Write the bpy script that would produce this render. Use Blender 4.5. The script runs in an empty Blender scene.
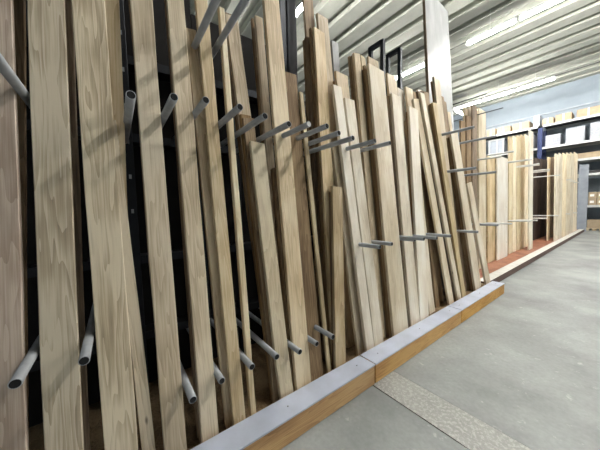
import bpy, bmesh, math, random
from mathutils import Vector, Matrix

# ------------------------------------------------------------------ camera
FPX = 248.34
YAW, PITCH, ROLL = 0.934539, -0.064166, -0.025249
CAM = Vector((0.0, 0.0, 1.5))
fwd = Vector((-math.sin(YAW) * math.cos(PITCH), math.cos(YAW) * math.cos(PITCH), math.sin(PITCH)))
_r = Vector((math.cos(YAW), math.sin(YAW), 0.0))
_u = _r.cross(fwd)
right = _r * math.cos(ROLL) + _u * math.sin(ROLL)
up = -_r * math.sin(ROLL) + _u * math.cos(ROLL)
scn = bpy.context.scene
col = scn.collection
cam_data = bpy.data.cameras.new('camera')
cam = bpy.data.objects.new('camera', cam_data)
col.objects.link(cam)
cam_data.sensor_width = 36.0
cam_data.lens = FPX / 600.0 * 36.0
cam_data.clip_start = 0.05
cam_data.clip_end = 200
cam.matrix_world = Matrix(((right.x, up.x, -fwd.x, CAM.x), (right.y, up.y, -fwd.y, CAM.y),
                           (right.z, up.z, -fwd.z, CAM.z), (0, 0, 0, 1)))
scn.camera = cam

# ------------------------------------------------------------------ world, exposure
w = bpy.data.worlds.new('world')
scn.world = w
w.use_nodes = True
w.node_tree.nodes['Background'].inputs[0].default_value = (0.75, 0.8, 0.85, 1)
w.node_tree.nodes['Background'].inputs[1].default_value = 0.3
vs = scn.view_settings
vs.view_transform = 'Standard'
vs.look = 'None'
vs.gamma = 1.0
vs.use_curve_mapping = False
vs.exposure = 2.95
TUBE_STRENGTH = 25.0
random.seed(7)

# ------------------------------------------------------------------ pixel helpers (600x450 frame)
def ray(px, py):
    return fwd + right * ((px - 300.0) / FPX) - up * ((py - 225.0) / FPX)
def on_z(px, py, z):
    d = ray(px, py); return CAM + d * ((z - CAM.z) / d.z)
def on_x(px, py, x):
    d = ray(px, py); return CAM + d * ((x - CAM.x) / d.x)
def on_y(px, py, y):
    d = ray(px, py); return CAM + d * ((y - CAM.y) / d.y)

# ------------------------------------------------------------------ materials
def srgb(r, g, b):
    f = lambda c: (c / 255.0) / 12.92 if c / 255.0 <= 0.04045 else ((c / 255.0 + 0.055) / 1.055) ** 2.4
    return (f(r), f(g), f(b), 1.0)

def new_mat(name):
    m = bpy.data.materials.new(name); m.use_nodes = True
    nt = m.node_tree
    return m, nt, nt.nodes['Principled BSDF']

def ramp(nt, stops):
    n = nt.nodes.new('ShaderNodeValToRGB')
    els = n.color_ramp.elements
    while len(els) < len(stops): els.new(0.5)
    for e, (p, c) in zip(els, stops): e.position = p; e.color = c
    return n

def plain(name, c, rough=0.5, metal=0.0, var=0.06, scale=8.0, bump=0.0):
    m, nt, b = new_mat(name)
    L = nt.links
    tc = nt.nodes.new('ShaderNodeTexCoord')
    nz = nt.nodes.new('ShaderNodeTexNoise'); nz.inputs['Scale'].default_value = scale; nz.inputs['Detail'].default_value = 5
    L.new(tc.outputs['Object'], nz.inputs['Vector'])
    lo = tuple(max(0, x * (1 - var * 2)) for x in c[:3]) + (1,)
    hi = tuple(min(1, x * (1 + var * 2)) for x in c[:3]) + (1,)
    r = ramp(nt, [(0.3, lo), (0.7, hi)])
    L.new(nz.outputs['Fac'], r.inputs['Fac']); L.new(r.outputs['Color'], b.inputs['Base Color'])
    b.inputs['Roughness'].default_value = rough; b.inputs['Metallic'].default_value = metal
    if bump:
        bp = nt.nodes.new('ShaderNodeBump'); bp.inputs['Strength'].default_value = bump; bp.inputs['Distance'].default_value = 0.004
        L.new(nz.outputs['Fac'], bp.inputs['Height']); L.new(bp.outputs['Normal'], b.inputs['Normal'])
    return m

def wood(name, dark, mid, light, rough=0.62, figure=0.55):
    """grain runs along the object's local Z; every board has its own offset, tint and figure"""
    m, nt, b = new_mat(name)
    L = nt.links; N = nt.nodes.new
    tc = N('ShaderNodeTexCoord'); oi = N('ShaderNodeObjectInfo')
    off = N('ShaderNodeCombineXYZ')
    mul = N('ShaderNodeMath'); mul.operation = 'MULTIPLY'; mul.inputs[1].default_value = 37.0
    L.new(oi.outputs['Random'], mul.inputs[0])
    for i in range(3): L.new(mul.outputs[0], off.inputs[i])
    add = N('ShaderNodeVectorMath'); add.operation = 'ADD'
    L.new(tc.outputs['Object'], add.inputs[0]); L.new(off.outputs[0], add.inputs[1])
    # cathedral figure: bands bent by a long noise
    m1 = N('ShaderNodeMapping'); m1.inputs['Scale'].default_value = (9.0, 9.0, 0.75)
    L.new(add.outputs[0], m1.inputs['Vector'])
    n1 = N('ShaderNodeTexNoise'); n1.inputs['Scale'].default_value = 1.0; n1.inputs['Detail'].default_value = 2.5
    L.new(m1.outputs[0], n1.inputs['Vector'])
    fm = N('ShaderNodeMath'); fm.operation = 'MULTIPLY'; fm.inputs[1].default_value = 13.0
    L.new(n1.outputs['Fac'], fm.inputs[0])
    sn = N('ShaderNodeMath'); sn.operation = 'FRACT'
    L.new(fm.outputs[0], sn.inputs[0])
    # fine fibre
    m2 = N('ShaderNodeMapping'); m2.inputs['Scale'].default_value = (160.0, 160.0, 4.0)
    L.new(add.outputs[0], m2.inputs['Vector'])
    n2 = N('ShaderNodeTexNoise'); n2.inputs['Scale'].default_value = 1.0; n2.inputs['Detail'].default_value = 3
    L.new(m2.outputs[0], n2.inputs['Vector'])
    # broad blotches
    m3 = N('ShaderNodeMapping'); m3.inputs['Scale'].default_value = (5.0, 5.0, 1.6)
    L.new(add.outputs[0], m3.inputs['Vector'])
    n3 = N('ShaderNodeTexNoise'); n3.inputs['Scale'].default_value = 1.0; n3.inputs['Detail'].default_value = 3
    L.new(m3.outputs[0], n3.inputs['Vector'])
    a1 = N('ShaderNodeMath'); a1.operation = 'MULTIPLY_ADD'; a1.inputs[1].default_value = 0.34 * figure
    L.new(sn.outputs[0], a1.inputs[0]); 
    a2 = N('ShaderNodeMath'); a2.operation = 'MULTIPLY_ADD'; a2.inputs[1].default_value = 0.52
    L.new(n2.outputs['Fac'], a2.inputs[0]); L.new(a2.outputs[0], a1.inputs[2])
    L.new(n3.outputs['Fac'], a2.inputs[2])
    r = ramp(nt, [(0.5, dark), (0.8, mid), (1.0, light)])
    L.new(a1.outputs[0], r.inputs['Fac'])
    hs = N('ShaderNodeHueSaturation')
    mr = N('ShaderNodeMapRange'); mr.inputs['To Min'].default_value = 0.86; mr.inputs['To Max'].default_value = 1.14
    L.new(oi.outputs['Random'], mr.inputs['Value']); L.new(mr.outputs[0], hs.inputs['Value'])
    fr = N('ShaderNodeMath'); fr.operation = 'FRACT'; L.new(mul.outputs[0], fr.inputs[0])
    ms = N('ShaderNodeMapRange'); ms.inputs['To Min'].default_value = 0.8; ms.inputs['To Max'].default_value = 1.15
    L.new(fr.outputs[0], ms.inputs['Value']); L.new(ms.outputs[0], hs.inputs['Saturation'])
    mk = N('ShaderNodeMapping'); mk.inputs['Scale'].default_value = (5.0, 5.0, 1.7)
    L.new(add.outputs[0], mk.inputs['Vector'])
    vo = N('ShaderNodeTexVoronoi'); vo.inputs['Scale'].default_value = 1.0
    L.new(mk.outputs[0], vo.inputs['Vector'])
    rk = ramp(nt, [(0.02, (1, 1, 1, 1)), (0.055, (0, 0, 0, 1))]); L.new(vo.outputs['Distance'], rk.inputs['Fac'])
    km = N('ShaderNodeMix'); km.data_type = 'RGBA'; km.inputs[7].default_value = tuple(x * 0.3 for x in dark[:3]) + (1,)
    L.new(rk.outputs['Color'], km.inputs[0]); L.new(r.outputs['Color'], km.inputs[6])
    L.new(km.outputs[2], hs.inputs['Color']); L.new(hs.outputs['Color'], b.inputs['Base Color'])
    b.inputs['Roughness'].default_value = rough
    bp = N('ShaderNodeBump'); bp.inputs['Strength'].default_value = 0.25; bp.inputs['Distance'].default_value = 0.003
    L.new(a1.outputs[0], bp.inputs['Height']); L.new(bp.outputs['Normal'], b.inputs['Normal'])
    return m

W = {
    'oak':   wood('oak', srgb(154, 130, 98), srgb(200, 178, 142), srgb(222, 204, 172)),
    'pale':  wood('pale_oak', srgb(186, 164, 130), srgb(224, 207, 176), srgb(240, 228, 204), figure=0.4),
    'grey':  wood('weathered_oak', srgb(128, 112, 92), srgb(178, 161, 133), srgb(208, 194, 168), figure=0.75),
    'rose':  wood('brown_grey_oak', srgb(120, 103, 92), srgb(160, 142, 126), srgb(188, 172, 156), figure=0.5),
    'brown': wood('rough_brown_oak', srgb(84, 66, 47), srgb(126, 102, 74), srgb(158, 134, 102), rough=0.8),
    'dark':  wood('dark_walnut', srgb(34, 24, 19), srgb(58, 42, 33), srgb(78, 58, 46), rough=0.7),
    'gold':  wood('golden_oak', srgb(152, 130, 96), srgb(198, 176, 136), srgb(218, 200, 162)),
    'white': wood('white_maple', srgb(218, 204, 182), srgb(240, 230, 212), srgb(248, 242, 228), figure=0.25),
    'pine':  wood('pine', srgb(208, 184, 146), srgb(232, 213, 178), srgb(242, 228, 200), figure=0.3),
    'kerb':  wood('kerb_timber', srgb(140, 98, 44), srgb(188, 138, 70), srgb(208, 164, 96), rough=0.55),
    'base':  wood('red_plinth', srgb(110, 62, 40), srgb(150, 92, 64), srgb(178, 120, 90), rough=0.5),
    'panel': wood('white_oiled_panel', srgb(134, 135, 134), srgb(152, 153, 152), srgb(166, 167, 166), rough=0.4, figure=0.12),
}
W['panel'].node_tree.nodes['Principled BSDF'].inputs['Specular IOR Level'].default_value = 0.3
M = {
    'steel_dark': plain('dark_steel', srgb(46, 48, 52), 0.45, 0.6),
    'steel_peg': plain('galvanised_tube', srgb(160, 163, 167), 0.45, 0.15, scale=14),
    'peg_hole': plain('tube_bore', srgb(22, 22, 23), 0.9),
    'steel_cover': plain('kerb_cover_steel', srgb(190, 196, 212), 0.4, 0.2, scale=5),
    'gap_dark': plain('gap_shade', srgb(26, 22, 20), 0.9),  # near-black colour stands for the shade in gaps between boards
    'white': plain('white_paint', srgb(196, 198, 196), 0.5, scale=3),
    'wall': plain('wall_sheet', srgb(128, 138, 146), 0.8, scale=2, var=0.03),
    'ceiling': plain('ceiling_deck', srgb(170, 171, 161), 0.85, scale=3, var=0.03),
    'blue': plain('blue_steel', srgb(30, 44, 86), 0.4, 0.2),
    'card': plain('cardboard', srgb(166, 148, 122), 0.8, scale=5),
    'wrap': plain('wrapped_pack', srgb(158, 161, 168), 0.35, scale=18, var=0.14, bump=0.6),
    'greypanel': plain('grey_sheet', srgb(148, 155, 164), 0.5, scale=3),
    'darkbox': plain('dark_goods', srgb(60, 58, 58), 0.7),
    'label': plain('paper_label', srgb(238, 236, 230), 0.7),
    'conduit': plain('conduit', srgb(70, 72, 72), 0.6),
    'kerb2': plain('brown_kerb_face', srgb(92, 68, 58), 0.6),
    'kerb2top': plain('pale_kerb_top', srgb(206, 204, 198), 0.5),
}
def concrete(name, base, var, blotch, bs=9, amt=0.6):
    m, nt, b = new_mat(name); L = nt.links; N = nt.nodes.new
    tc = N('ShaderNodeTexCoord')
    n1 = N('ShaderNodeTexNoise'); n1.inputs['Scale'].default_value = 0.9; n1.inputs['Detail'].default_value = 8; n1.inputs['Roughness'].default_value = 0.62
    n2 = N('ShaderNodeTexNoise'); n2.inputs['Scale'].default_value = 34; n2.inputs['Detail'].default_value = 4
    n3 = N('ShaderNodeTexNoise'); n3.inputs['Scale'].default_value = bs; n3.inputs['Detail'].default_value = 7; n3.inputs['Roughness'].default_value = 0.7
    for n in (n1, n2, n3): L.new(tc.outputs['Object'], n.inputs['Vector'])
    lo = tuple(x * (1 - var) for x in base[:3]) + (1,); hi = tuple(min(1, x * (1 + var)) for x in base[:3]) + (1,)
    r = ramp(nt, [(0.3, lo), (0.68, hi)]); L.new(n1.outputs['Fac'], r.inputs['Fac'])
    r2 = ramp(nt, [(0.25, (0.8, 0.8, 0.8, 1)), (0.7, (1.1, 1.1, 1.1, 1))]); L.new(n2.outputs['Fac'], r2.inputs['Fac'])
    mx = N('ShaderNodeMix'); mx.data_type = 'RGBA'; mx.blend_type = 'MULTIPLY'; mx.inputs[0].default_value = 0.6
    L.new(r.outputs['Color'], mx.inputs[6]); L.new(r2.outputs['Color'], mx.inputs[7])
    r3 = ramp(nt, [(blotch, (0, 0, 0, 1)), (blotch + 0.07, (1, 1, 1, 1))]); L.new(n3.outputs['Fac'], r3.inputs['Fac'])
    mx2 = N('ShaderNodeMix'); mx2.data_type = 'RGBA'; mx2.inputs[7].default_value = srgb(184, 183, 178)
    sc = N('ShaderNodeMath'); sc.operation = 'MULTIPLY'; sc.inputs[1].default_value = amt
    L.new(r3.outputs['Color'], sc.inputs[0]); L.new(sc.outputs[0], mx2.inputs[0])
    L.new(mx.outputs[2], mx2.inputs[6]); L.new(mx2.outputs[2], b.inputs['Base Color'])
    rr = N('ShaderNodeMapRange'); rr.inputs['To Min'].default_value = 0.38; rr.inputs['To Max'].default_value = 0.7
    L.new(n3.outputs['Fac'], rr.inputs['Value']); L.new(rr.outputs[0], b.inputs['Roughness'])
    bp = N('ShaderNodeBump'); bp.inputs['Strength'].default_value = 0.12; bp.inputs['Distance'].default_value = 0.004
    L.new(n2.outputs['Fac'], bp.inputs['Height']); L.new(bp.outputs['Normal'], b.inputs['Normal'])
    return m
M['concrete'] = concrete('concrete_floor', srgb(136, 139, 137), 0.36, 0.61)
M['strip'] = concrete('joint_fill', srgb(150, 150, 145), 0.3, 0.5, 42, 0.6)
m, nt, b = new_mat('lit_tube')
b.inputs['Base Color'].default_value = (1, 1, 1, 1)
b.inputs['Emission Color'].default_value = (1.0, 0.985, 0.95, 1)
b.inputs['Emission Strength'].default_value = TUBE_STRENGTH
M['tube'] = m

# ------------------------------------------------------------------ mesh helpers
def link(name, me, mat, parent=None):
    o = bpy.data.objects.new(name, me)
    col.objects.link(o)
    if mat and not me.materials: me.materials.append(mat)
    if parent: o.parent = parent
    return o
def bm_box(bm, x0, x1, y0, y1, z0, z1, bevel=0.0):
    g = bmesh.ops.create_cube(bm, size=1.0)
    for v in g['verts']:
        v.co = Vector((x0 + (v.co.x + .5) * (x1 - x0), y0 + (v.co.y + .5) * (y1 - y0), z0 + (v.co.z + .5) * (z1 - z0)))
    if bevel:
        es = list({e for v in g['verts'] for e in v.link_edges})
        bmesh.ops.bevel(bm, geom=es, offset=bevel, segments=1, affect='EDGES')
def box(name, x0, x1, y0, y1, z0, z1, mat, parent=None, bevel=0.0):
    bm = bmesh.new(); bm_box(bm, x0, x1, y0, y1, z0, z1, bevel)
    me = bpy.data.meshes.new(name); bm.to_mesh(me); bm.free()
    return link(name, me, mat, parent)
def boxes(name, lst, mat, parent=None, bevel=0.0):
    bm = bmesh.new()
    for b_ in lst: bm_box(bm, *b_, bevel)
    me = bpy.data.meshes.new(name); bm.to_mesh(me); bm.free()
    return link(name, me, mat, parent)
def empty(name, loc):
    o = bpy.data.objects.new(name, None); o.location = loc; col.objects.link(o); return o
def tag(o, label, cat, group=None):
    o['label'] = label; o['category'] = cat
    if group: o['group'] = group
    return o
def struct(o, label=None):
    o['kind'] = 'structure'
    if label: o['label'] = label
    return o
def child(name, me, mat, parent, world):
    o = link(name, me, mat, parent); o.location = Vector(world) - parent.location; return o

# ------------------------------------------------------------------ room shell
XL, XR, YB, YF, ZC = -16.0, 9.0, -6.0, 21.45, 8.4
fl = struct(box('floor', XL, XR, YB, YF, -0.2, -0.02, M['strip']), 'grey concrete floor with a rough filled joint')
def slab(name, y0, y1, top, mat):
    return box(name, XL, XR, y0, y1, -0.02, top, mat, fl, 0.0012)
slab('concrete_slab', YB, 1.655, 0.0, M['concrete'])
slab('joint_strip', 1.664, 1.958, 0.0, M['strip'])
slab('concrete_slab', 1.959, YF, 0.0, M['concrete'])
# trapezoid steel deck, ribs across the aisle
def deck():
    bm = bmesh.new()
    P = 0.88; prof = []
    y = YB - 0.2
    while y < YF + 0.3:
        prof += [(y, 0.0), (y + 0.54, 0.0), (y + 0.58, 0.2), (y + 0.84, 0.2)]
        y += P
    rows = []
    for x in (XL, XR):
        rows.append([bm.verts.new((x, a, ZC + b_)) for a, b_ in prof])
    for i in range(len(prof) - 1):
        bm.faces.new((rows[0][i], rows[0][i + 1], rows[1][i + 1], rows[1][i]))
    me = bpy.data.meshes.new('ceiling'); bm.to_mesh(me); bm.free()
    return link('ceiling', me, M['ceiling'])
struct(deck(), 'pale ribbed steel deck ceiling')
box('roof_slab', XL, XR, YB, YF, ZC + 0.3, ZC + 0.4, M['ceiling'], bpy.data.objects['ceiling'])
struct(box('wall_far', XL, XR, YF, YF + 0.2, 0, ZC + 0.4, M['wall']), 'pale blue grey far wall behind the pallet racking')
struct(box('wall_left', XL - 0.2, XL, YB, YF, 0, ZC + 0.4, M['wall']), 'grey wall beyond the timber rack')
struct(box('wall_right', XR, XR + 0.2, YB, YF, 0, ZC + 0.4, M['wall']), 'grey wall behind the camera side')
struct(box('wall_back', XL, XR, YB - 0.2, YB, 0, ZC + 0.4, M['wall']), 'grey wall at the near end')
# trim rail along the far wall
box('trim_1', XL, XR, YF - 0.05, YF, 6.9, 6.97, M['greypanel'])['kind'] = 'structure'

# ------------------------------------------------------------------ fluorescent lamps
def cyl_mesh(name, r, length, axis, seg=10, taper=None):
    bm = bmesh.new()
    bmesh.ops.create_cone(bm, cap_ends=True, segments=seg, radius1=r, radius2=r, depth=length)
    rot = {'X': Matrix.Rotation(math.pi / 2, 3, 'Y'), 'Y': Matrix.Rotation(math.pi / 2, 3, 'X'), 'Z': Matrix.Identity(3)}[axis]
    bmesh.ops.rotate(bm, verts=bm.verts, cent=(0, 0, 0), matrix=rot)
    me = bpy.data.meshes.new(name); bm.to_mesh(me); bm.free()
    for p in me.polygons: p.use_smooth = len(p.vertices) == 4
    return me
ZT = 7.62
TL = 1.43
lamp_parts = {}
for ax in 'XY':
    t = cyl_mesh('tube', 0.047, TL, ax); t.materials.append(M['tube'])
    bm = bmesh.new()
    if ax == 'X': bm_box(bm, -TL / 2, TL / 2, -0.085, 0.085, 0.05, 0.13, 0.006); c = [(-TL / 2 - .03, -TL / 2, -.035, .035, -.04, .1), (TL / 2, TL / 2 + .03, -.035, .035, -.04, .1)]
    else: bm_box(bm, -0.085, 0.085, -TL / 2, TL / 2, 0.05, 0.13, 0.006); c = [(-.035, .035, -TL / 2 - .03, -TL / 2, -.04, .1), (-.035, .035, TL / 2, TL / 2 + .03, -.04, .1)]
    h = bpy.data.meshes.new('housing'); bm.to_mesh(h); bm.free(); h.materials.append(M['white'])
    caps = []
    for q in c:
        bm = bmesh.new(); bm_box(bm, *q); e = bpy.data.meshes.new('end_cap'); bm.to_mesh(e); bm.free(); e.materials.append(M['white']); caps.append(e)
    lamp_parts[ax] = (t, h, caps)
def lamp(x, y, ax, label):
    o = empty('fluorescent_lamp', (x, y, ZT)); tag(o, label, 'lamp', 'fluorescent lamps under the ceiling')
    t, h, caps = lamp_parts[ax]
    for nm, me in (('tube', t), ('housing', h), ('end_cap', caps[0]), ('end_cap', caps[1])):
        link(nm, me, None, o)
    box('hanger', -.006, .006, -.006, .006, .12, ZC - ZT + .3, M['white'], o)
# row nearest in view (more lamps are added to it over the aisle, out of frame)
y1 = on_z(500, 28.5, ZT).y
xa = on_z(465, 44, ZT).x
ROW = 'lit fluorescent tube '
lamp(xa + 0.76, y1, 'X', ROW + 'in the upper ceiling row, just right of the tall white panel')
lamp(xa + 2.31, y1, 'X', ROW + 'in the upper ceiling row, cut by the top edge of the photo')
xb = on_z(408, 72, ZT).x
lamp(xb, y1, 'X', ROW + 'seen through the dark rack frame left of the white panel')
y2 = on_z(535, 84.5, ZT).y
xc = on_z(556, 78, ZT).x
lamp(xc - 0.76, y2, 'X', ROW + 'in the lower ceiling row, rightmost of three end to end')
lamp(xc - 2.31, y2, 'X', ROW + 'in the lower ceiling row, middle of three end to end')
lamp(xc - 3.86, y2, 'X', ROW + 'in the lower ceiling row, leftmost of three end to end')
p = on_z(460, 113, ZT)
lamp(p.x, min(p.y, 20.4), 'Y', ROW + 'short and crosswise, beside the lower ceiling row')
p = on_z(302, 8, ZT)
y0 = p.y
lamp(p.x, y0, 'X', ROW + 'above the brown board stack at the top edge of the photo')
for k in (-2, 1, 2, 3, 4, 5, 6, 7): lamp(p.x + 1.55 * k, y0, 'X', 'fluorescent lamp of the overhead row out of frame, some added for light')  # overhead row over the aisle, filled up with added lamps to brighten the boards
for k in (0, 1, 2, 3, 4): lamp(0.6 + 1.55 * k, y2, 'X', 'added fluorescent lamp in line with the far row, out of frame')  # unseen lamps added beyond the frame to brighten the far boards
for k in (2, 3, 4, 5, 6): lamp(xa + .76 + 1.55 * k, y1, 'X', 'added fluorescent lamp carrying on the second row out of frame')  # unseen fill lamps added past the visible end of this row
# conduits along the lamp rows
for nm, yy in (('upper', y1), ('lower', y2), ('overhead', y0)):
    o = box('conduit', -14, 8, yy + 0.07, yy + 0.095, ZT + 0.135, ZT + 0.16, M['conduit'])
    tag(o, 'thin conduit along the %s lamp row under the ceiling' % nm, 'conduit')

# ------------------------------------------------------------------ near kerb
KX0, KX1, KH = -1.432, -1.262, 0.175
joints = [-1.9, 0.02, 1.69, 3.47, 5.17]
joints[3] = on_x(462, 312, KX1).y
klab = ['golden kerb timber with steel cover at the near left end, below the frame',
        'golden kerb timber with steel cover nearest the camera, at the bottom edge of the photo',
        'middle golden kerb timber with steel cover, beside the rough floor strip',
        'last golden kerb timber with steel cover, before the lower brown kerb']
for i in range(4):
    a, b_ = joints[i] + 0.006, joints[i + 1] - 0.006
    o = empty('kerb_timber', (KX1, a, 0)); tag(o, klab[i], 'kerb', 'golden kerb timbers in front of the rack')
    bm = bmesh.new()
    # timber: local Z must run along the kerb for the grain, so build lying and rotate
    bm_box(bm, 0.0, 0.168, -0.168, -0.004, 0.0, b_ - a, 0.004)
    me = bpy.data.meshes.new('timber'); bm.to_mesh(me); bm.free()
    t = link('timber', me, W['kerb'], o)
    # local z -> world y, local x -> world z, local y -> world x
    t.matrix_local = Matrix(((0, 1, 0, 0), (0, 0, 1, 0), (1, 0, 0, 0), (0, 0, 0, 1)))
    bm = bmesh.new()
    bm_box(bm, -0.170, 0.0, 0.0, b_ - a, 0.1685, KH)
    bm_box(bm, -0.003, 0.0, 0.0, b_ - a, 0.164, 0.1685)
    me = bpy.data.meshes.new('steel_cover'); bm.to_mesh(me); bm.free()
    link('steel_cover', me, M['steel_cover'], o)
    for q in range(3):
        yy = (b_ - a) * (0.08 + 0.42 * q)
        me = cyl_mesh('screw', 0.0045, 0.004, 'Z', 8)
        s = link('screw', me, M['steel_dark'], o); s.location = (-0.085, yy, KH + 0.001)

# ------------------------------------------------------------------ timber rack (near)
ZB = 0.10
LEAN = 0.10
rack = empty('timber_rack', (-2.1, 0.0, 0.0))
tag(rack, 'dark steel timber rack with grey tube pegs holding leaning oak boards', 'rack')
def rpart(name, x0, x1, y0, y1, z0, z1, mat, bev=0.0):
    o = box(name, x0 + 2.1, x1 + 2.1, y0, y1, z0, z1, mat, rack, bev); return o
rpart('base_plinth', -2.35, -1.445, -1.9, 5.17, 0.0, ZB, W['brown'])
for a_, b_, h_ in ((-1.9, 0.62, 3.5), (0.62, 1.42, 3.2), (1.42, 5.15, 2.75)): rpart('gap_shade_panel', -2.36, -2.34, a_, b_ - 0.004, ZB, h_, M['gap_dark'])  # dark sheets added behind the boards so the gaps read as deep shade
def post(y, x0, h, wy=0.06, wx=0.06):
    rpart('upright', x0 - wx / 2, x0 + wx / 2, y - wy / 2, y + wy / 2, ZB, h, M['steel_dark'], 0.004)
for y in (-0.33, -0.12, 0.10, 0.27):
    post(y, -2.22, 3.7)
    for q in range(8):   # slots in the upright
        z = 1.5 + 0.25 * q
        rpart('slot_plate', -2.19, -2.187, y - .008, y + .008, z, z + .03, M['steel_peg'])
for y in (0.59, 0.92, 2.0, 2.45, 4.0, 4.85): post(y, -2.22, 2.7)
for pl_, pr_ in ((280.5, 286.0), (287.5, 296.5)):
    a_, b_ = on_x(pl_, 20, -2.19).y, on_x(pr_, 20, -2.19).y
    post((a_ + b_) / 2, -2.22, 3.9, b_ - a_)
for y, h in ((2.93, 3.68), (3.33, 3.72)):
    post(y, -2.05, h, 0.05, 0.05); post(y, -2.24, h, 0.05, 0.05)
    rpart('top_bar', -2.24, -2.05, y - 0.025, y + 0.025, h - 0.05, h, M['steel_dark'])
for z in (0.56, 1.15, 2.05, 2.6):
    rpart('rail', -2.335, -2.20, -1.9, 5.1, z - 0.03, z + 0.03, M['steel_dark'])
# pegs: straight steel tubes sticking out over the aisle, tip pixel -> place along the rack
TIPX = -1.33
tips = [(15, 384), (84, 361), (193, 400), (222, 381), (252, 367), (277, 357), (300, 352), (317, 344), (333, 337),
        (131, 95), (174, 97), (206, 100), (240, 107), (265, 116), (289, 124), (309, 124), (327, 126), (339, 133), (353, 138),
        (375, 141), (390, 143), (380, 247), (392, 244), (415, 240), (424, 239), (437, 238), (451, 236), (478, 232),
        (474, 127), (496, 136), (476, 168), (496, 172), (498, 225), (-16, 42), (218, -4), (247, -3)]
PEGR = 0.0195
PL = 2.28 + TIPX - 0.02
bm = bmesh.new()
SEG = 14
prof = [(0.0, PEGR), (-0.002, PEGR - 0.0015), (-0.002, PEGR - 0.005)]
def tube_mesh(L, R):
    bm = bmesh.new(); rings = []
    for x, r in ((-L, R), (-0.0015, R), (0, R - 0.0015), (0, R - 0.003), (-0.0015, R - 0.0035)):
        rings.append([bm.verts.new((x, r * math.cos(2 * math.pi * k / SEG), r * math.sin(2 * math.pi * k / SEG))) for k in range(SEG)])
    for a, b_ in zip(rings, rings[1:]):
        for k in range(SEG): bm.faces.new((a[k], a[(k + 1) % SEG], b_[(k + 1) % SEG], b_[k]))
    f = bm.faces.new(rings[-1]); f.material_index = 1
    for ff in bm.faces:
        if all(v in rings[3] or v in rings[4] for v in ff.verts): ff.material_index = 1
    bmesh.ops.recalc_face_normals(bm, faces=bm.faces)
    me = bpy.data.meshes.new('peg'); bm.to_mesh(me); bm.free()
    me.materials.append(M['steel_peg']); me.materials.append(M['peg_hole'])
    for p_ in me.polygons: p_.use_smooth = len(p_.vertices) == 4
    return me
peg_me = tube_mesh(PL, PEGR)
peg_white = tube_mesh(PL, PEGR); peg_white.materials[1] = M['label']
PEGS = []

# ------------------------------------------------------------------ boards
TH = math.atan(LEAN)
E_S = Vector((-math.sin(TH), 0, math.cos(TH)))
E_Y = Vector((0, 1, 0))
E_N = E_S.cross(E_Y)          # into the rack
P0 = Vector((-1.452, 0, ZB))
def to_plane(px, py, d):
    o = P0 + E_N * d
    r = ray(px, py); t = (o - CAM).dot(E_N) / r.dot(E_N)
    q = CAM + r * t - o
    return q.y, q.dot(E_S)
def board_mesh(wd, ln, th, seed, wob=0.002, chop=0.0):
    rnd = random.Random(seed)
    n = 9; c = 0.003
    bm = bmesh.new(); rings = []
    bow = rnd.uniform(-1, 1) * 0.004
    for i in range(n):
        f = i / (n - 1); z = ln * f
        l = -wd / 2 + rnd.uniform(-wob, wob) + bow * math.sin(math.pi * f)
        r_ = wd / 2 + rnd.uniform(-wob, wob) + bow * math.sin(math.pi * f)
        if i == n - 1: zl, zr = z - max(0, chop), z - max(0, -chop)
        else: zl = zr = z
        sec = [(l + c, 0, zl), (r_ - c, 0, zr), (r_, c, zr), (r_, th - c, zr), (r_ - c, th, zr), (l + c, th, zl), (l, th - c, zl), (l, c, zl)]
        rings.append([bm.verts.new(v) for v in sec])
    for a, b_ in zip(rings, rings[1:]):
        for k in range(8): bm.faces.new((a[k], a[(k + 1) % 8], b_[(k + 1) % 8], b_[k]))
    bm.faces.new(rings[0]); bm.faces.new(rings[-1])
    bmesh.ops.recalc_face_normals(bm, faces=bm.faces)
    me = bpy.data.meshes.new('board'); bm.to_mesh(me); bm.free()
    return me
placed = []     # (rect corners, d0, d1)
def rect_pts(cy, cs, ph, wd, ln):
    c, s = math.cos(ph), math.sin(ph)
    pts = []
    for a, b_ in ((-wd / 2, 0), (wd / 2, 0), (wd / 2, ln), (-wd / 2, ln)):
        pts.append((cy + a * c + b_ * s, cs - a * s + b_ * c))
    return pts
def sat(A, B, gap=0.0):
    for P in (A, B):
        for i in range(len(P)):
            x0, y0 = P[i]; x1, y1 = P[(i + 1) % len(P)]
            nx, ny = y1 - y0, x0 - x1
            l = math.hypot(nx, ny) or 1e-9; nx /= l; ny /= l
            a = [q[0] * nx + q[1] * ny for q in A]; b_ = [q[0] * nx + q[1] * ny for q in B]
            if max(a) < min(b_) + gap or max(b_) < min(a) + gap: return False
    return True
def peg_rects(d, h=.012):
    r = []
    for y, z in PEGS:
        # plane position of the peg where it meets this depth
        o = P0 + E_N * d
        s = (z - o.z) / E_S.z
        r.append([(y - h, s - h), (y + h, s - h), (y + h, s + h), (y - h, s + h)])
    return r
log = []
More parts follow.
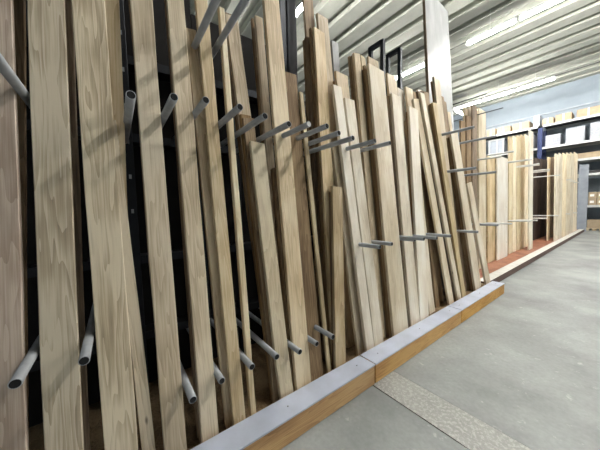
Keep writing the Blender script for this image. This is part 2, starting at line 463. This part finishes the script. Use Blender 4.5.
def solve(L1, R1, y1, L2, R2, y2, top, d):
    a1 = to_plane(L1, y1, d); b1 = to_plane(R1, y1, d); a2 = to_plane(L2, y2, d); b2 = to_plane(R2, y2, d)
    m1 = ((a1[0] + b1[0]) / 2, (a1[1] + b1[1]) / 2); m2 = ((a2[0] + b2[0]) / 2, (a2[1] + b2[1]) / 2)
    dy, ds = m1[0] - m2[0], m1[1] - m2[1]
    ph = math.atan2(dy, ds)
    c, s = math.cos(ph), math.sin(ph)
    w1 = (b1[0] - a1[0]) * c - (b1[1] - a1[1]) * s
    w2 = (b2[0] - a2[0]) * c - (b2[1] - a2[1]) * s
    wd = max(0.02, (w1 + w2) / 2)
    s0 = 0.004 + wd / 2 * abs(math.sin(ph)) + d * math.tan(TH)
    cy = m2[0] + (s0 - m2[1]) * math.tan(ph)
    if top is None or top < -100: st = 3.05 if top is None else -top / 100.0
    else: st = to_plane((L1 + R1) / 2, top, d)[1]
    return cy, s0, ph, wd, (st - s0) / math.cos(ph)
ORD = ('first', 'second', 'third', 'fourth', 'fifth', 'sixth')
def put_board(label, cy, cs, ph, wd, ln, d, th, mat, group=None, name='oak_board', wob=0.002, chop=0.0, seed=0, cat='board'):
    me = board_mesh(wd - 0.003, ln, th, seed, wob, chop)
    o = link(name, me, W[mat])
    xl = E_Y * math.cos(ph) - E_S * math.sin(ph); zl = E_S * math.cos(ph) + E_Y * math.sin(ph); yl = E_N
    org = P0 + E_N * d + E_Y * cy + E_S * (cs + th * math.tan(TH))
    o.matrix_world = Matrix(((xl.x, yl.x, zl.x, org.x), (xl.y, yl.y, zl.y, org.y), (xl.z, yl.z, zl.z, org.z), (0, 0, 0, 1)))
    tag(o, label, cat, group)
    return o
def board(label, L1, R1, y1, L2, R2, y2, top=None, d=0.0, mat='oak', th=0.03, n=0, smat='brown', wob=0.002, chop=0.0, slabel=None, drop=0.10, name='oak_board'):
    """n more boards stand behind it in the same stack"""
    seed = len(placed) * 13 + 5
    if chop == 0.0 and name == 'oak_board': chop = random.Random(seed).uniform(-.012, .012)
    best = None
    for it in range(60):
        dd = d + it * 0.006
        cy0, cs, ph, wd0, ln = solve(L1, R1, y1, L2, R2, y2, top, dd)
        pr = peg_rects(dd + th / 2)
        lim = 0.016 if dd < 0.03 else 0.024
        cands = []
        for k in range(int(lim / .004) + 1):
            for sg in (1, -1):
                for tl, tr_ in ((0, 0), (.06, 0), (0, .06), (.12, 0), (0, .12), (.2, 0), (0, .2), (.3, 0), (0, .3), (.04, .04), (.08, .08), (.06, .14), (.14, .06), (.15, .15)):
                    cands.append((abs(k * .004) * 1.3 + (tl + tr_) * wd0 * .7, sg * k * .004, tl, tr_))
        cands.sort()
        for strict, (cost, sl, tl, tr_) in [(True, c_) for c_ in cands if c_[2] + c_[3] < .25] + [(False, c_) for c_ in cands[:12]]:
            wd = wd0 * (1 - tl - tr_); cy = cy0 + sl + wd0 * (tl - tr_) / 2
            R = rect_pts(cy, cs, ph, wd - .002, ln)
            if any(not (dd + th + .002 <= p_[1] or dd >= p_[2] + .002) and sat(R, p_[0]) for p_ in placed): continue
            if strict and any(sat(R, q) for q in pr): continue
            best = dd; break
        if best is not None: break
    if best is None: log.append('no depth for ' + label); return
    ph_hits = sum(sat(R, q) for q in peg_rects(dd + th / 2))
    log.append('%-70s d=%.3f w=%.3f len=%.2f y=%.2f ph=%.1f pegs=%d' % (label[:70], dd, wd, ln, cy, math.degrees(ph), ph_hits))
    placed.append((R, dd, dd + th))
    put_board(label, cy, cs, ph, wd, ln, dd, th, mat, None, name, wob, chop, seed)
    rnd = random.Random(seed + 1)
    d2 = dd + th + 0.003
    for k in range(n):
        t2 = rnd.uniform(0.024, 0.034)
        ok = False
        for tr in range(50):
            ww = wd * rnd.uniform(max(.55, .97 - .015 * tr), 1.0)
            dy = (wd - ww) / 2 * rnd.choice((-1, -1, 1)) + rnd.uniform(-0.008, 0.008) * (1 + tr * .1); dl = rnd.uniform(-drop, drop * 0.3); dph = rnd.uniform(-.004, .004)
            cs2 = cs + (d2 - dd) * math.tan(TH) + .003
            R = rect_pts(cy + dy, cs2, ph + dph, ww - .003, ln + dl)
            if any(not (d2 + t2 + .002 <= p_[1] or d2 >= p_[2] + .002) and sat(R, p_[0]) for p_ in placed): continue
            if tr < 30 and any(sat(R, q) for q in peg_rects(d2 + t2 / 2)): continue
            ok = True; break
        if not ok: continue
        if d2 + t2 > 0.62: break
        placed.append((R, d2, d2 + t2))
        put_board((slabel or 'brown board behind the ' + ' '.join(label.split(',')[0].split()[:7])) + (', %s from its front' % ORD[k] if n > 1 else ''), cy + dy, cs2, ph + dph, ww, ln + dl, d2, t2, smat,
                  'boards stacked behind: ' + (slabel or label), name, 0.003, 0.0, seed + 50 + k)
        d2 += t2 + 0.003

# ---- front boards, left to right (edge pixels at two heights)
SPEC = []
def B(*a_, **k_): SPEC.append((a_, k_))
B('brown-grey oak board cut by the left edge of the photo', -30, 9, 0, -24, 30, 450, None, 0, 'rose', .034)
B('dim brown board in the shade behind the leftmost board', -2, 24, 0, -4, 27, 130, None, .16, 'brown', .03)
B('wide grain-figured oak board, second from the left edge', 31, 62, 0, 40, 88, 450, None, 0, 'grey', .034)
B('dark narrow board edge just right of the figured second board', 60, 71, 0, 74, 92, 450, None, .10, 'brown', .03, 0)
B('smooth beige oak board with a pale edge, third from the left', 72, 105, 0, 104, 139, 450, None, 0, 'grey', .034)
B('olive-brown leaning board tucked behind the third board', 106, 117.5, 139, 140, 157, 450, 120, .045, 'grey', .03, 0)
B('pale board with two shadow bands, upper right of the third board', 98, 123, 0, 108, 131, 225, None, .085, 'oak', .03, 0)
B('tan oak board, fourth wide board from the left', 131, 152, 0, 163, 188, 450, None, 0, 'oak', .034, 1)
B('long tan board with a stack of brown edges on its left, fifth from the left', 167, 184, 0, 201, 219.5, 435, None, 0, 'oak', .034, 3,
  slabel='brown board edge in the stack behind the fifth wide board')
B('narrow golden board edge between the fifth and sixth wide boards', 188, 200, 60, 226, 237, 425, 30, .06, 'oak', .03, 1,
  slabel='dark narrow board behind the golden board edge')
B('pale oak board with flame grain, sixth wide board from the left', 195, 208.5, 0, 234, 245.5, 420, None, 0, 'oak', .032, 1)
B('thin light stick standing alone in front of the dark gap', 219, 225, 8, 251, 256.5, 413, 8, .0, 'pale', .04, 0)
B('golden oak board with a cut top, shorter than the peg row', 250, 265, 142, 280, 293, 388, 142, 0, 'gold', .034, 0)
B('brown board with its top just above the golden cut board', 243, 254, 118, 272, 283, 385, 118, .04, 'brown', .03, 1,
  slabel='dark board edge beside the golden cut board')
B('tan board with a square top under the upper left peg', 228, 243.5, 30, 243, 258, 140, 17, .11, 'oak', .03, 2,
  slabel='dark brown board stepping down left of the square-topped tan board')
B('tall brown-grained oak board reaching the top edge of the photo, beside a bright lamp', 263, 280, 0, 297, 311, 383, -100 - 335, 0, 'oak', .034, 0)
B('dark short board beside the tall brown-grained board', 269.5, 275.5, 167, 285, 292, 350, 167, .05, 'brown', .03, 1,
  slabel='dark board deep beside the tall brown-grained board')
B('light-brown board left of the tall brown-grained board, top in view', 252, 258.5, 15, 257.5, 270, 118, 15, .10, 'oak', .03, 2,
  slabel='brown board edge between the square-topped and the tall board')
B('short upright board with a clean square top, halfway up the rack', 332.5, 342.5, 188, 336, 346, 362, 187, -.0, 'oak', .03, 1,
  slabel='board edge right behind the short upright board')
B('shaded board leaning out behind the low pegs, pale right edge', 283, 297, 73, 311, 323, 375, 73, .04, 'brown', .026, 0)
B('thin olive stick next to the shaded leaning board', 298.5, 303.5, 100, 326, 331, 372, 92, .02, 'gold', .022, 0)
B('pale cut board with a bright top, right of the brown stack', 333, 342, 86, 364, 371.5, 325, 86, 0, 'white', .034, 0)
B('pale oak board beside the bright cut board, slightly shorter', 345, 354, 98, 372, 382, 325, 99, 0, 'pale', .034, 0)
B('oak board leaning behind the short upright board', 332, 338, 158, 349, 361.7, 325, 145, .05, 'oak', .03, 0)
B('brown oak board in front of a thick dark stack', 314, 325.5, 30, 324, 335, 195, 30, .0, 'oak', .03, 5,
  slabel='dark brown board edge in the thick stack under the hanging lamp', drop=.06)
B('tall brown board rising behind the thick dark stack', 304, 313, 5, 306, 316, 35, -100 - 345, .20, 'brown', .03, 0)
B('pale tan board standing behind the thick dark stack, sharp top', 318, 327.5, 17, 328, 339, 135, 16, .20, 'oak', .03, 0)
B('oak board whose top shows behind the two pale cut boards', 336, 347.5, 73, 341, 353, 120, 73, .10, 'oak', .03, 1,
  slabel='brown board behind the two pale cut boards')
B('broad pale oak board crossed by the longest pegs', 368, 384.5, 66, 394, 407.5, 325, 67, 0, 'pale', .03, 3,
  slabel='brown board edge in the stack left of the broad pale board', drop=.05)
B('tan rough-topped board, tallest of its cluster left of the dark frame', 354, 360, 54, 361, 367, 130, 52.5, .09, 'oak', .03, 2,
  slabel='brown board of the tall cluster left of the dark frame', drop=.06, chop=.02)
B('narrow tan board just right of the tallest board in its cluster', 360.8, 365.5, 57, 367.8, 372, 130, 56, .09, 'gold', .03, 1, chop=-.02,
  slabel='brown board behind the narrow tan cluster board')
B('pale grey-blue narrow panel standing between lamp-lit ceiling and pale boards', 332, 338.5, 45, 334.5, 341, 85, 42, .24, 'panel', .03, 0)
B('board end standing just behind the top of the broad pale board', 368.5, 378, 60, 372, 382, 100, 59, .22, 'oak', .03, 0)
B('pale board with a small dark knot, right of the longest pegs', 391.7, 401, 95, 411, 420, 321, 95, 0, 'pale', .032, 2,
  slabel='brown board edge left of the board with the small knot', drop=.05)
B('short tan board top below the dark steel frame', 387.5, 395.5, 75, 391, 400, 110, 75, .13, 'oak', .03, 0)
B('light narrow board right of the dark steel frame', 398, 403.5, 90, 405, 411, 170, 89, .10, 'white', .03, 1,
  slabel='narrow board behind the light narrow board')
B('pale board with blunt top, left of the slanting sticks', 408.5, 418.5, 108, 421, 428, 313, 108, 0, 'white', .032, 1,
  slabel='edge behind the blunt pale board')
B('pale wedge of board at the kerb, left of the slanting sticks', 418, 424, 205, 428, 437, 300, 125, .03, 'pale', .03, 0)
B('pale top of a board behind the blunt pale board', 406.5, 412.5, 90, 411, 418, 140, 88, .10, 'pale', .03, 1,
  slabel='brown board behind the blunt pale board')
B('leftmost of the slanting pale sticks', 416, 422.5, 125, 442, 449, 275, 100, .0, 'pale', .03, 0)
B('second slanting pale stick', 426, 430.5, 130, 452, 457.5, 275, 96, .0, 'pale', .03, 1, slabel='brown stick behind the second slanting stick')
B('thin brown slanting stick ending near the kerb', 437, 441, 130, 459, 463, 275, 105, .0, 'gold', .025, 1, slabel='dark thin stick beside the brown slanting stick')
B('pale slanting board with square top below the upper far peg', 451, 457.5, 132, 471, 478, 262, 131, .02, 'pale', .032, 2,
  slabel='brown board edge left of the square-topped slanting board')
B('short pale slanting board at the end of the rack', 466, 471.5, 184, 482, 489, 272, 183, .0, 'pale', .03, 0)
B('brown stick leaning on the white panel, top in front of it', 434, 440, 79, 446, 451, 180, 78, .06, 'oak', .03, 1,
  slabel='brown stick behind the one leaning on the white panel')
B('dark stick at the left edge of the white panel', 424.5, 428.5, 93, 434, 439, 170, 92, .06, 'brown', .03, 1, slabel='dark board behind the stick left of the white panel')
B('short brown stick in front of the lower white panel', 442, 446.5, 102, 451, 455, 180, 101, .10, 'brown', .03, 1, slabel='brown board deep below the white panel')
B('thin pale board between the dark sticks below the steel frame', 418, 422, 91, 428, 432, 150, 90, .10, 'white', .025, 0)
B('thin brown stick just left of the one leaning on the white panel', 428.8, 432, 105, 436, 439.5, 180, 103, .10, 'oak', .025, 1, slabel='dark stick behind the thin brown stick by the white panel')
B('thin brown stick just right of the one leaning on the white panel', 440.8, 443.8, 98, 449, 452.5, 180, 96, .14, 'brown', .025, 0)
B('lowest thin stick in front of the right half of the white panel', 447, 450.5, 115, 455, 458.5, 180, 112, .10, 'gold', .025, 1, slabel='brown stick behind the lowest thin stick by the white panel')
B('dark narrow board between the blunt pale boards, below the ceiling', 413, 417, 95, 419, 423, 150, 92, .12, 'brown', .025, 1, slabel='brown board behind the dark narrow board among blunt pale boards')
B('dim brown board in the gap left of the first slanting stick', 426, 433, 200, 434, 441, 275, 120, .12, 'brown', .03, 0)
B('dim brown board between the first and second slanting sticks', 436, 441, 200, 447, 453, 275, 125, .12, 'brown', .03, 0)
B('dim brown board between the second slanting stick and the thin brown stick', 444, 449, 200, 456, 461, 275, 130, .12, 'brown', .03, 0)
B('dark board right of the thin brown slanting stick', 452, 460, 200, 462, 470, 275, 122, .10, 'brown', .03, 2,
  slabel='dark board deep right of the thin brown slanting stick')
B('tall glossy white-oiled panel rising above all the boards', 427, 451, 60, 431.5, 453.5, 130, 1, .30, 'panel', .04, 0, name='wide_panel', chop=0.0)
# ---- pegs: each slides along its sight line until it passes through a gap between the boards
rects = []
for a_, k_ in SPEC:
    sp = list(a_) + [None] * 3
    d_ = sp[8] if sp[8] is not None else 0.0
    cy, cs, ph, wd, ln = solve(*a_[1:7], sp[7], d_)
    rects.append((rect_pts(cy, cs, ph, wd - .004, ln), d_))
def peg_cost(q, dx):
    c = abs(dx) * 3.0
    for R, d_ in rects:
        o = P0 + E_N * (d_ + .015); sv = (q.z - o.z) / E_S.z; h = .015
        if sat([(q.y - h, sv - h), (q.y + h, sv - h), (q.y + h, sv + h), (q.y - h, sv + h)], R): c += 3.0 if d_ <= .02 else (0.6 if d_ < .13 else .3)
    return c
for tx, ty in tips:
    best = None
    for i_ in range(-6, 11):
        q = on_x(tx, ty, TIPX - i_ * .01); c = peg_cost(q, i_ * .01)
        if best is None or c < best[0]: best = (c, q)
    q = best[1]
    child('peg', peg_white if (tx, ty) == (309, 124) else peg_me, None, rack, q)
    PEGS.append((q.y, q.z))
    log.append('peg %d,%d x=%.2f cost %.2f' % (tx, ty, q.x, best[0]))
for a_, k_ in SPEC: board(*a_, **k_)
_wp = [o_ for o_ in col.objects if o_.name.startswith('wide_panel')][0]
_bb = _wp.data.vertices
_x0 = min(v.co.x for v in _bb); _z1 = max(v.co.z for v in _bb)
eb = box('edge_strip', _x0 - .012, _x0 - .001, -.001, .041, 0.001, _z1 - .002, W['brown'], None); eb.parent = _wp
_wp['label'] = 'tall glossy white-oiled panel with a brown edge, rising above all the boards'

# ------------------------------------------------------------------ far rack: kerb, plinth, pegs, boards
FX = -1.51
ye = on_x(583, 231, FX).y
YE = 18.9
fk = empty('low_kerb', (FX, 5.2, 0)); tag(fk, 'low brown kerb with pale top running to the far end of the rack', 'kerb')
FH = 0.13
box('kerb_body', -0.16, 0, 0, YE - 5.2, 0, FH - 0.006, M['kerb2'], fk, 0.003)
box('kerb_cover', -0.163, 0.003, 0, YE - 5.2, FH - 0.006, FH, M['kerb2top'], fk)
frk = empty('timber_rack', (-2.5, 5.2, 0)); tag(frk, 'far timber rack with cream pegs and upright boards on a reddish plinth', 'rack')
FB = 0.10
def fpart(name, x0, x1, y0, y1, z0, z1, mat, bev=0.0):
    return box(name, x0 + 2.5, x1 + 2.5, y0 - 5.2, y1 - 5.2, z0, z1, mat, frk, bev)
fpart('base_plinth', -2.75, FX - 0.165, 5.2, YE, 0, FB, W['base'])
fpart('gap_shade_panel', -2.80, -2.77, 6.0, YE, FB, 2.3, M['gap_dark'])  # dark sheet again, shade behind the far boards put into its colour
for y in (5.9, 8.9, 9.4, 11.4, 13.5, 15.6, 17.5): fpart('upright', -2.76, -2.70, y - .03, y + .03, FB, 2.6, M['steel_dark'])
fp_me = tube_mesh(0.95, 0.02)
fp_me.materials.clear(); fp_me.materials.append(M['kerb2top']); fp_me.materials.append(M['peg_hole'])
FT = -1.62
thin_me = tube_mesh(1.0, 0.010)
thin_me.materials.clear(); thin_me.materials.append(M['steel_dark']); thin_me.materials.append(M['peg_hole'])
SPANS = []
def fboard(label, L, R, ybot, ytop, mat, th=0.03, x=None, lean=0.02, group=None, slip=0.0, tone=None, name='upright_board'):
    c = on_z((L + R) / 2, ybot, FB)
    if x is not None:
        c = on_x((L + R) / 2, ybot, x)
    a = on_x(L, 200, c.x); b_ = on_x(R, 200, c.x)
    zt = on_x((L + R) / 2, ytop, c.x - 0.03).z
    me = board_mesh(b_.y - a.y - 0.05, zt - FB, th, int(L * 10), 0.001)
    SPANS.append((a.y + .025, b_.y - .025))
    o = link(name, me, W[mat])
    t = math.atan(lean)
    es = Vector((-math.sin(t), 0, math.cos(t))); en = es.cross(E_Y)
    org = Vector((c.x - slip, (a.y + b_.y) / 2, FB + th * math.sin(t) + .0005))
    o.matrix_world = Matrix(((0, en.x, es.x, org.x), (1, en.y, es.y, org.y), (0, en.z, es.z, org.z), (0, 0, 0, 1)))
    tag(o, label, 'board', group)
    log.append('far %-60s x=%.2f y=%.2f w=%.2f h=%.2f' % (label[:60], c.x, org.y, b_.y - a.y, zt))
    return o
fboard('brown broad board in the dark recess right of the white panel', 462.5, 468, 262, 121, 'brown', x=-1.97)
fboard('second brown board in the recess right of the white panel', 468.2, 473.5, 262, 116, 'brown', x=-1.97)
fboard('tan board top above the recess right of the white panel', 466, 470, 262, 108, 'oak', x=-2.06)
fboard('taller tan board top above the recess, beside the brown post-like board', 470.3, 474.5, 262, 106, 'oak', x=-2.06)
fboard('tall pale board at the near end of the far rack, beside the recess', 480.2, 488, 262, 109, 'pale', x=-1.97)
fboard('brown post-like board left of the tall pale far board', 474, 479.5, 262, 105, 'brown', x=-1.97)
fboard('tan board between the tall pale and the white far boards', 489, 497.5, 262, 157, 'oak', x=-2.05)
fboard('wide white board standing in the far rack', 498.5, 509.5, 257, 157, 'white', x=-2.0)
for k in range(5):
    a = 510 + k * 3.9
    fboard('%s from the left of five pine boards right of the wide white board' % ORD[k], a, a + 3.9, 254, 136.5 - .6 * k, 'pine', x=-2.06, group='pine boards right of the wide white board')
fboard('narrow white board at the right end of the pine row', 530.3, 534.5, 252, 130, 'white', x=-1.86)
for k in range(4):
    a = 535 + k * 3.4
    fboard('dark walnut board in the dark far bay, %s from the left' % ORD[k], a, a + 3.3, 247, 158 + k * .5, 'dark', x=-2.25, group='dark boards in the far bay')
fboard('tan narrow board right of the dark far bay', 549, 551.4, 245, 157, 'pine', x=-1.9)
fboard('brown narrow board right of the dark far bay', 552, 555.4, 244, 157.5, 'brown', x=-2.0)
for k in range(6):
    a = 556 + k * 3.7
    fboard('pale board in the last row before the grey end panel, %s from left' % ORD[k], a, a + 3.6, 235, 153.5 - .3 * k, 'pale', x=-1.73, group='boards in the last far bay')
def fpeg(px, py, me=fp_me, nm='peg'):
    q = on_x(px, py, FT)
    cand = sorted([q.y] + [e for iv in SPANS for e in (iv[0] - .024, iv[1] + .024)], key=lambda v: abs(v - q.y))
    for v in cand:
        if v - .02 > 5.25 and all(not (iv[0] - .021 < v < iv[1] + .021) for iv in SPANS): q.y = v; break
    child(nm, me, None, frk, q)
for q in ((517, 152.5), (525, 157.5), (532, 159.5), (499.5, 224.5), (517, 222.8), (525, 221.8), (532, 221), (540, 164), (543, 166), (546, 168), (547.5, 170),
          (540, 220), (543.5, 219.3), (547, 218.5), (566, 177), (570, 179), (574, 180.5), (578, 182), (562, 215), (570, 214), (578, 212.7), (497, 155)):
    fpeg(*q)
for q in ((481, 89.5), (505, 109)): fpeg(q[0], q[1], thin_me, 'thin_rod')
gp0, gp1 = on_y(578.5, 200, 19.1), on_y(587.5, 200, 19.1)
o = empty('end_panel', ((gp0.x + gp1.x) / 2, 19.1, 0)); tag(o, 'grey steel end panel closing the far rack', 'panel')
hw = (gp1.x - gp0.x) / 2; zt = on_y(583, 165, 19.1).z
box('sheet', -hw, hw, -0.02, 0.02, 0, zt, M['greypanel'], o)
box('edge_post', -hw - .02, -hw + .04, -0.04, 0.06, 0, zt + .05, M['greypanel'], o)

# ------------------------------------------------------------------ pallet racking along the far wall
PY = 19.9
pr = empty('pallet_rack', (-3.0, PY, 0)); tag(pr, 'pallet racking with blue uprights and white beams along the far wall', 'rack')
def ppart(name, x0, x1, y0, y1, z0, z1, mat, bev=0.0):
    return box(name, x0 + 3.0, x1 + 3.0, y0 - PY, y1 - PY, z0, z1, mat, pr, bev)
xu = on_y(540, 140, PY).x
lev = [on_y(600, v, PY).z for v in (114.5, 139.5, 157.5, 173.5, 206)]
UPX = [xu - 6.8, xu - 3.4, xu, xu + 3.4, xu + 6.8, xu + 10.2]
for x in UPX:
    for yy in (PY, PY + 1.1):
        ppart('upright', x - .1, x + .1, yy, yy + .08, 0, lev[0] - 0.061, M['blue'], .005)
    for k in range(5):
        ppart('brace', x - .015, x + .015, PY + .08, PY + 1.1, .5 + k * 1.0, .54 + k * 1.0, M['blue'])
for a, b_ in zip(UPX, UPX[1:]):
    for z in lev:
        for yy in (PY - .04, PY + 1.12):
            ppart('beam', a + .102, b_ - .102, yy, yy + .05, z - .06, z + .06, M['white'], .006)
        ppart('shelf_deck', a + .07, b_ - .07, PY + .02, PY + 1.11, z + .045, z + .0615, M['darkbox'])
def carton(label, x0, x1, z0, z1, mat, y0=PY + 0.03, dep=0.9, tape=True, name='carton', cat='box', group=None):
    o = empty(name, ((x0 + x1) / 2, y0, z0)); tag(o, label, cat, group)
    h = (x1 - x0) / 2
    box('body', -h, h, 0, dep, 0, z1 - z0, mat, o, 0.012)
    if tape:
        box('tape', -.03, .03, -.002, dep * .98, 0.0, z1 - z0 + .002, M['label'], o)
def px_x(v, y=PY): return on_y(v, 150, y).x
T0 = lev[0] + .062; T1 = lev[1] + .062; T2 = lev[2] + .062; T3 = lev[3] + .062; T4 = lev[4] + .062
top = [(486, 495, .42), (496, 510, .40), (511.5, 529, .42), (541, 553, .34), (554, 571, .4), (575, 600, .42)]
names = ['leftmost on the top level', 'second from the left on the top level', 'left of the blue upright on the top level', 'right of the blue upright on the top level',
         'middle right of the top level', 'cut by the right edge on the top level', 'out of frame on the top level']
for (a, b_, h), nm in zip(top, names):
    carton('long beige carton, ' + nm + ' of the pallet rack', px_x(a), px_x(b_) - .03, T0, T0 + h, M['card'])
carton('upright grey-white carton above the blue upright', px_x(532), px_x(538.5), T0, T0 + .62, M['wrap'], tape=False)
for (a, b_, h), nm in zip([(545, 560, .62), (565, 584, .8), (589, 610, .86)], ['smallest, next to the blue upright', 'middle of the three', 'largest, at the right edge']):
    carton('silver-white wrapped pack on the second rack level, ' + nm, px_x(a), px_x(b_), T1, T1 + h, M['wrap'], tape=False, name='wrapped_pack', cat='pack')
carton('white wrapped pack on the second rack level behind the pine boards', px_x(519), px_x(533), T1, T1 + .85, M['wrap'], tape=False, name='wrapped_pack', cat='pack')
cg = empty('mesh_cage', (px_x(489), PY + .05, T1)); tag(cg, 'white-framed grey cage on the second rack level beside the tall pale board', 'cage')
cw = px_x(503) - px_x(489); ch = .95
for fx_ in (0, .55, 1):
    box('frame_post', cw * fx_ - .03, cw * fx_ + .03, -.03, .03, 0, ch, M['white'], cg)
for zz in (0.0, ch - .05): box('frame_rail', 0, cw, -.025, .025, zz, zz + .05, M['white'], cg)
box('grey_panel', .02, cw - .02, .03, .7, .02, ch - .05, M['greypanel'], cg)
carton('long beige pack lying on the third rack level', px_x(547), px_x(612), T2, T2 + .28, M['card'], name='long_pack', cat='pack', tape=False)
carton('flat dark bundle on the fourth rack level by the right edge', px_x(589), px_x(615), T3, T3 + .14, M['darkbox'], tape=False, name='bundle', cat='bundle')
k = 0
for r_ in range(2):
    for c_ in range(3):
        x = px_x(590.5) + c_ * .30; z = T4 + r_ * .34
        o = empty('carton', (x, PY + .05, z)); tag(o, 'small white-labelled carton on the lowest rack level, %s column, %s row' % (ORD[c_], ('lower', 'upper')[r_]), 'box', 'labelled cartons on the lowest rack level')
        box('body', 0, .28, 0, .5, 0, .33, M['card'], o, .006)
        box('paper_label', .06, .2, -.003, 0, .1, .22, M['label'], o)
# pallets on the floor under the racking
for i_, (a, b_) in enumerate([(589, 606)]):
    x0, x1 = px_x(a), px_x(b_)
    o = empty('pallet', (x0, PY - .05, 0)); tag(o, 'wooden pallet on the floor under the racking, ' + ('at the right edge of the photo' if i_ == 0 else 'out of frame'), 'pallet')
    for s in range(3): box('block_row', (x1 - x0) * (.02 + .42 * s), (x1 - x0) * (.02 + .42 * s) + .12, 0, .9, 0, .1, W['oak'], o)
    for s in range(5): box('plank', 0, x1 - x0, s * .2, s * .2 + .11, .1, .13, W['oak'], o)
    carton('grey pack standing on the pallet under the racking' + ('' if i_ == 0 else ', out of frame'), x0 + .05, x1 - .05, .1305, .55, M['card'], PY - .03, .85, False, 'floor_pack', 'pack')
